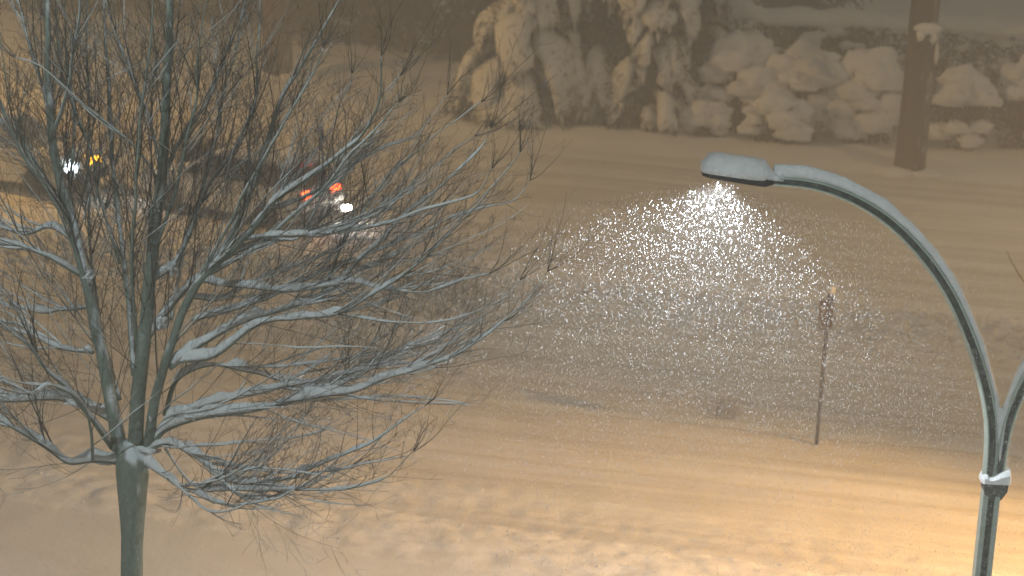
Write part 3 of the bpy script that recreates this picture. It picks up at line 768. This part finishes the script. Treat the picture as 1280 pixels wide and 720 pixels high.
# ------------------------------------------------------------------ cars
def car(loc, yaw, label, paint, rear_on=False, front_on=False, length=4.4, m_glass=None):
    t = thing('car', (0, 0, 0), label, 'car')
    M = Matrix.Translation(Vector(loc)) @ Matrix.Rotation(yaw, 4, 'Z')
    m_glass = m_glass or mat('car_glass', (.02, .022, .025), .15, .6); m_tyre = mat('tyre', (.02, .02, .02), .9, .1); m_trim = mat('bumper_trim', (.05, .05, .055), .6, .3)
    hl = length / 2
    def prof(y, pts): return [M @ Vector((x, y, z)) for x, z in pts]
    g = MB()
    low = [(-hl, .35), (-hl - .02, .62), (-hl + .06, .95), (-hl + .9, .98), (hl - 1.5, .97), (hl - 1.0, .92), (hl - .25, .80), (hl, .62), (hl + .02, .35), (hl - .3, .22), (-hl + .3, .22)]
    g.loft([prof(-.80, low), prof(-.90, [(x * .985, z) for x, z in low]), prof(-.90, [(x * .985, z - .0) for x, z in low]), prof(.90, [(x * .985, z) for x, z in low]), prof(.80, low)][0:1] + [prof(-.86, [(x * .99, .3 + (z - .3) * .97) for x, z in low])] * 0 + [prof(.80, low)])
    for s in (-1, 1): g.loft([prof(s * .80, low), prof(s * .90, [(x * .97, .30 + (z - .25) * .90) for x, z in low])])
    body = g.build('body', paint)
    top = [(-hl + .08, .96), (-hl + .45, 1.40), (-hl + 1.0, 1.47), (hl - 2.0, 1.45), (hl - 1.15, .95)]
    g = MB(); inn = [(x * .93, .96 + (z - .96) * .98) for x, z in top]
    g.loft([prof(-.84, [(x, .96 + (z - .96) * .02) for x, z in top]), prof(-.66, inn), prof(.66, inn), prof(.84, [(x, .96 + (z - .96) * .02) for x, z in top])]); glass = g.build('windows', m_glass)
    g = MB(); 
    def seg(a, b, w=.035):
        for s in (-1, 1): g.tube([M @ Vector((a[0], s * a[1], a[2])), M @ Vector((b[0], s * b[1], b[2]))], [w, w], 6)
    seg((hl - 1.12, .84, .96), (hl - 1.95, .68, 1.45)); seg((-hl + .1, .84, .96), (-hl + .45, .68, 1.42)); seg((-.1, .86, .96), (-.12, .69, 1.46)); 
    g.loft([[M @ Vector(p) for p in ((hl - 1.95, y, 1.44), (hl - 1.95, y, 1.475), (-hl + .45, y, 1.475), (-hl + .45, y, 1.43))] for y in (-.68, .68)])
    roof = g.build('roof', paint)
    parts = [body, glass, roof]
    g = MB(); rings = []
    for i in range(9):
        x = -hl + .42 + (length - 2.35) * i / 8; k = .4 if i in (0, 8) else 1
        rings.append([M @ Vector((x, a * .66 * (0.9 + .1 * k), 1.47 + b * .13 * k * (1 + .3 * noise.noise(Vector((x, a, yaw)))))) for a, b in ((-1, 0), (-.97, .6), (-.6, 1), (0, 1.05), (.6, 1), (.97, .6), (1, 0))])
    g.loft(rings)
    g2 = g
    rings = []
    for i in range(6):
        x = hl - 1.1 + .85 * i / 5; k = .4 if i in (0, 5) else 1
        rings.append([M @ Vector((x, a * .74, .935 - .14 * (i / 5) + b * .09 * k)) for a, b in ((-1, 0), (-.95, .7), (0, 1), (.95, .7), (1, 0))])
    g.loft(rings); parts.append(g.build('snow', m_snow, smooth=True))
    for sx in (-1, 1):
        for sy in (-1, 1):
            g = MB(); c = Vector((sx * (hl - .85), sy * .82, .32))
            rings = [[M @ (c + Vector((math.cos(a) * rr, o, math.sin(a) * rr))) for a in [2 * math.pi * j / 16 for j in range(16)]] for o, rr in ((-.1, .28), (-.08, .32), (.08, .32), (.1, .28))]
            g.loft(rings); w = g.build('wheel', m_tyre); parts.append(w)
    def lampbox(name, x, y, z, d, m):
        g = MB()
        c = Vector((x, y, z)); rings = [[M @ (c + Vector((q * (1 if x > 0 else -1), a * d[1] / 2 * k, b * d[2] / 2 * k))) for a, b in ((-1, -.6), (-.6, -1), (.6, -1), (1, -.6), (1, .6), (.6, 1), (-.6, 1), (-1, .6))] for q, k in ((-d[0], 1), (0, 1), (.02, .8))]
        g.loft(rings); parts.append(g.build(name, m)); return M @ c
    red = emit('tail_light_on', (1.0, .10, .02), 14) if rear_on else mat('tail_lens', (.3, .02, .02), .3)
    for s in (-1, 1): lampbox('tail_light', -hl - .01, s * .54, .86, (.1, .30, .14), red)
    for s in (-1, 1): lampbox('headlight', hl - .0, s * .64, .68, (.1, .38, .2), emit('headlight_on', (.75, .92, 1.0), 40) if front_on and s < 0 else mat('lens', (.4, .4, .42), .2))
    if front_on:
        lampbox('indicator', hl + .0, .36, .70, (.06, .38, .17), emit('indicator_on', (1, .48, .02), 12))
        pass
        for s in (-1, 1): lampbox('fog_light', hl + .01, s * .6, .34, (.05, .14, .09), emit('fog_on', (.9, .95, 1), 5))
    if rear_on:
        lampbox('brake_light', -hl + .42, 0, 1.38, (.05, .4, .05), emit('brake_on', (1, .08, .08), .8))
    for sx in (-1, 1):
        g = MB(); g.loft([[M @ Vector((sx * (hl - .1), y, .28)), M @ Vector((sx * (hl + .07), y, .28)), M @ Vector((sx * (hl + .07), y, .48)), M @ Vector((sx * (hl - .1), y, .48))] for y in (-.8, .8)])
        parts.append(g.build('bumper', m_trim))
    for s in (-1, 1):
        g = MB(); g.loft([[M @ Vector((hl - 1.25 + a, s * .88, 1.0 + b)) for a, b in ((0, 0), (.12, .02), (.12, .13), (0, .13))], [M @ Vector((hl - 1.25 + a, s * 1.05, 1.0 + b)) for a, b in ((0, 0), (.1, .02), (.1, .13), (0, .13))]])
        parts.append(g.build('mirror', paint))
    t.location = M.translation
    for p in parts:
        p.parent = t
        for v in p.data.vertices: v.co = v.co - t.location
    return t, M, lampbox
m_silver = mat('silver_paint', (.62, .63, .64), .35, .5, var=.15, vscale=3); m_dark = mat('dark_paint', (.06, .06, .065), .35, .5, var=.2, vscale=3)
def place(px, py, z, hx, hy, yaw):
    """where a car must stand for the point (hx, hy, z) of it to sit on this line of sight"""
    q = G(px, py, z); c, s = math.cos(yaw), math.sin(yaw)
    return Vector((q.x - (hx * c - hy * s), q.y - (hx * s + hy * c), 0))
yaw2 = R(150)
l2 = place(403, 238, .86, -2.2, 0, yaw2); l2.z = height(l2.x, l2.y) - .02
c2, M2, lb = car(l2, yaw2, 'pale snow-covered car with red tail lights and a white reversing lamp glowing', m_silver, rear_on=True)
yaw1 = R(-20)
l1 = place(92, 214, .68, 2.2, -.64, yaw1); l1.z = height(l1.x, l1.y) - .02
c1, M1, _ = car(l1, yaw1, 'oncoming car with a bluish-white headlight and an amber indicator lit', m_silver, front_on=True, m_glass=mat('snowed_over_glass', (.50, .51, .53), .8, .2, col2=(.16, .165, .17), vscale=5, bump=.5))
# reversing lamp on the near corner of the bumper
q = M2 @ Vector((-2.32, .0, .5)); rp = G(435, 262, .50)
g = MB(); g.blob(M2 @ Vector((-2.36, -.72, .40)), (.12, .12, .08), 2, 0, 1, 0); o = g.build('reversing_light', emit('reversing_on', (1, .93, .8), 60), c2, smooth=True)

# ------------------------------------------------------------------ lamps that are lit
def spot(name, loc, target, e, col, ang, blend=.3, rad=.08):
    l = bpy.data.lights.new(name, 'SPOT'); l.energy = e; l.color = col; l.spot_size = R(ang); l.spot_blend = blend; l.shadow_soft_size = rad
    o = bpy.data.objects.new(name, l); COL.objects.link(o); o.location = loc
    o.rotation_euler = (Vector(target) - Vector(loc)).to_track_quat('-Z', 'Y').to_euler(); return o
COOL = (.78, .94, .97); SOD = (1.0, .52, .13)
for (c, ax, un) in cone:
    s = 1 if ax.x < 0 else -1
    spot('lamp_light', c, c + Vector((-.12 * s, -.02, -1)), 900 if s > 0 else 300, (.86, .93, 1.0), 128, .12, .06)
def road_lamp(x, y, h, dx, dy, target, e, col, label, ang=150, reach=1.6):
    """an unseen single-arm street lamp standing beyond the frame"""
    t = thing('street_lamp', (x, y, 0), label, 'street lamp')
    d = Vector((dx, dy, 0)).normalized()
    g = MB(); g.tube([Vector((x, y, z)) for z in (0, h * .5, h)], [.10, .08, .06], 10); g.build('pole', m_pole, t, smooth=True)
    g = MB(); arm = [Vector((x, y, h - .1)), Vector((x, y, h + .1)) + d * .4, Vector((x, y, h + .18)) + d * reach]; g.tube(arm, [.045, .04, .03], 8); g.build('arm', m_pole, t, smooth=True)
    e0 = Vector((x, y, h + .18)) + d * (reach + .25)
    g = MB(); g.blob(e0, (.36 if abs(d.x) > abs(d.y) else .16, .16 if abs(d.x) > abs(d.y) else .36, .10), 2, 0, 1, 0, flatbot=.3); g.build('lamp_head', m_black, t, smooth=True)
    g = MB(); g.blob(e0 - Vector((0, 0, .05)), (.16, .10, .05), 2, 0, 1, 0); g.build('lens', emit('lens_on', col, 8), t, smooth=True)
    spot('lamp_light', e0 - Vector((0, 0, .16)), target, e, col, ang, 1.0 if 'path lamp' in label else .6, .12)
SOD_N, SOD_F, SOD_FILL, COOL_L, COOL_FILL = 24000, 11500, 1750, 1700, 1200
road_lamp(18.0, 27.4, 9.0, -1, 0, (1.2, 27.4, 0), SOD_N, SOD, 'sodium path lamp beside the trodden snow beyond the double-armed lamp', 62, 1.2)
road_lamp(-24, 51, 11, 1, 0, (-11, 60, 0), SOD_F, (1, .55, .15), 'sodium street lamp far off on the left near the oncoming car', 160)
road_lamp(19, 46, 12, -1, 0, (3, 46, 0), SOD_FILL, (1, .73, .44), 'unseen sodium street lamp added on the right to brighten the far road', 160)  # unseen lamp added to brighten the far road and the evergreens
road_lamp(-7.6, 12.5, 10.6, 1, 0, (-3.0, 21, 4.6), COOL_L, COOL, 'cool white street lamp nearer than the bare tree, left of it', 80)
road_lamp(8.2, 13.5, 10.6, -1, 0, (3.5, 22, 5.0), COOL_FILL, COOL, 'unseen cool white street lamp added to light the double-armed lamp', 70)  # unseen lamp added to light the twin-arm pole and its snow
# headlight and reversing beams
spot('headlight_beam', M1 @ Vector((2.3, 0, .68)), M1 @ Vector((12, 0, .0)), 120, (.8, .92, 1), 70, .5)
spot('reversing_beam', M2 @ Vector((-2.5, -.6, .5)), Vector((0, 30, 3)), 60, (1, .93, .85), 150, .8)

# ------------------------------------------------------------------ falling snow
random.seed(8)
def flakes(n, fn, s0, s1):
    g = MB(); wind = Vector((.10, 0, -1)).normalized()
    for _ in range(n):
        c = fn()
        if c is None: continue
        r = (s0 + (s1 - s0) * rnd() ** 2.2) * (1 - .28 * sm(1.2, 4.2, (c - lc).length) * (s1 > .006)); u = (wind + rv() * .25).normalized() * r * 2.0; a = u.cross(rv()).normalized() * r * .8; b = u.cross(a).normalized() * r * .8
        k = len(g.v); g.v += [c + u, c - u, c + a, c - a * .7 + b * .6, c - a * .5 - b * .8]
        g.f += [(k, k + 2, k + 3), (k, k + 3, k + 4), (k, k + 4, k + 2), (k + 1, k + 3, k + 2), (k + 1, k + 4, k + 3), (k + 1, k + 2, k + 4)]
    return g
m_flake = mat('falling_snow', (.9, .9, .92), .6, .3)
lc = cone[0][0]
def f_cone():
    r = 5.2 * rnd() ** .42 if rnd() < .75 else uni(3, 9); a = uni(0, 6.283); th = math.acos(uni(math.cos(R(74)), 1))
    p = lc + Vector((math.sin(th) * math.cos(a), math.sin(th) * math.sin(a), -math.cos(th))) * r
    return p if p.z > .1 and p.y > 13 else None
def f_air():
    y = 11 + 50 * rnd() ** .8; return Vector((uni(-.28, .28) * y, y, uni(.2, 11)))
g = flakes(125000, f_cone, .0021, .0066); g2 = flakes(26000, f_air, .0018, .0042)
o = len(g.v); g.v += g2.v; g.f += [tuple(q + o for q in f) for f in g2.f]
g.mi = []
tag(g.build('falling_snow', m_flake), 'snowflakes falling through the air, glittering under the lamp head', 'snow', kind='stuff')

# ------------------------------------------------------------------ haze
HAZE = 0.0105
g = MB(); g.box((0, 60, 7.0), (150, 170, 16.6)); hz = g.build('haze', m_snow)
hm = bpy.data.materials.new('haze'); hm.use_nodes = True; nt = hm.node_tree
nt.nodes.remove(nt.nodes['Principled BSDF']); pv = nt.nodes.new('ShaderNodeVolumePrincipled')
pv.inputs['Color'].default_value = (.92, .92, .92, 1); pv.inputs['Density'].default_value = HAZE; pv.inputs['Anisotropy'].default_value = 0.2
nt.links.new(pv.outputs['Volume'], nt.nodes['Material Output'].inputs['Volume'])
hz.data.materials.clear(); hz.data.materials.append(hm); tag(hz, 'pale snow haze hanging in the night air', 'haze', kind='stuff')

# ------------------------------------------------------------------ night sky: snow cloud lit from below by the town
w = bpy.data.worlds.new('World'); scn.world = w; w.use_nodes = True; nt = w.node_tree; bg = nt.nodes['Background']
sky = nt.nodes.new('ShaderNodeTexSky'); sky.sky_type = 'NISHITA'; sky.sun_disc = False; sky.sun_elevation = R(3); sky.sun_rotation = R(200); sky.air_density = 2
mx = nt.nodes.new('ShaderNodeMix'); mx.data_type = 'RGBA'; mx.blend_type = 'MIX'; mx.inputs[0].default_value = .97
nt.links.new(sky.outputs['Color'], mx.inputs[6]); mx.inputs[7].default_value = (.97, .96, .82, 1)
nt.links.new(mx.outputs[2], bg.inputs['Color']); bg.inputs['Strength'].default_value = 0.135

# ------------------------------------------------------------------ render settings
scn.render.engine = 'CYCLES'
cy = scn.cycles
cy.use_denoising = True; cy.max_bounces = 5; cy.diffuse_bounces = 3; cy.glossy_bounces = 2; cy.transmission_bounces = 2; cy.volume_bounces = 1
cy.caustics_reflective = False; cy.caustics_refractive = False; cy.sample_clamp_indirect = 4; cy.filter_width = 1.6
cy.seed = 3
vs = scn.view_settings; vs.view_transform = 'Standard'; vs.look = 'None'; vs.exposure = 0; vs.gamma = 1; vs.use_curve_mapping = False
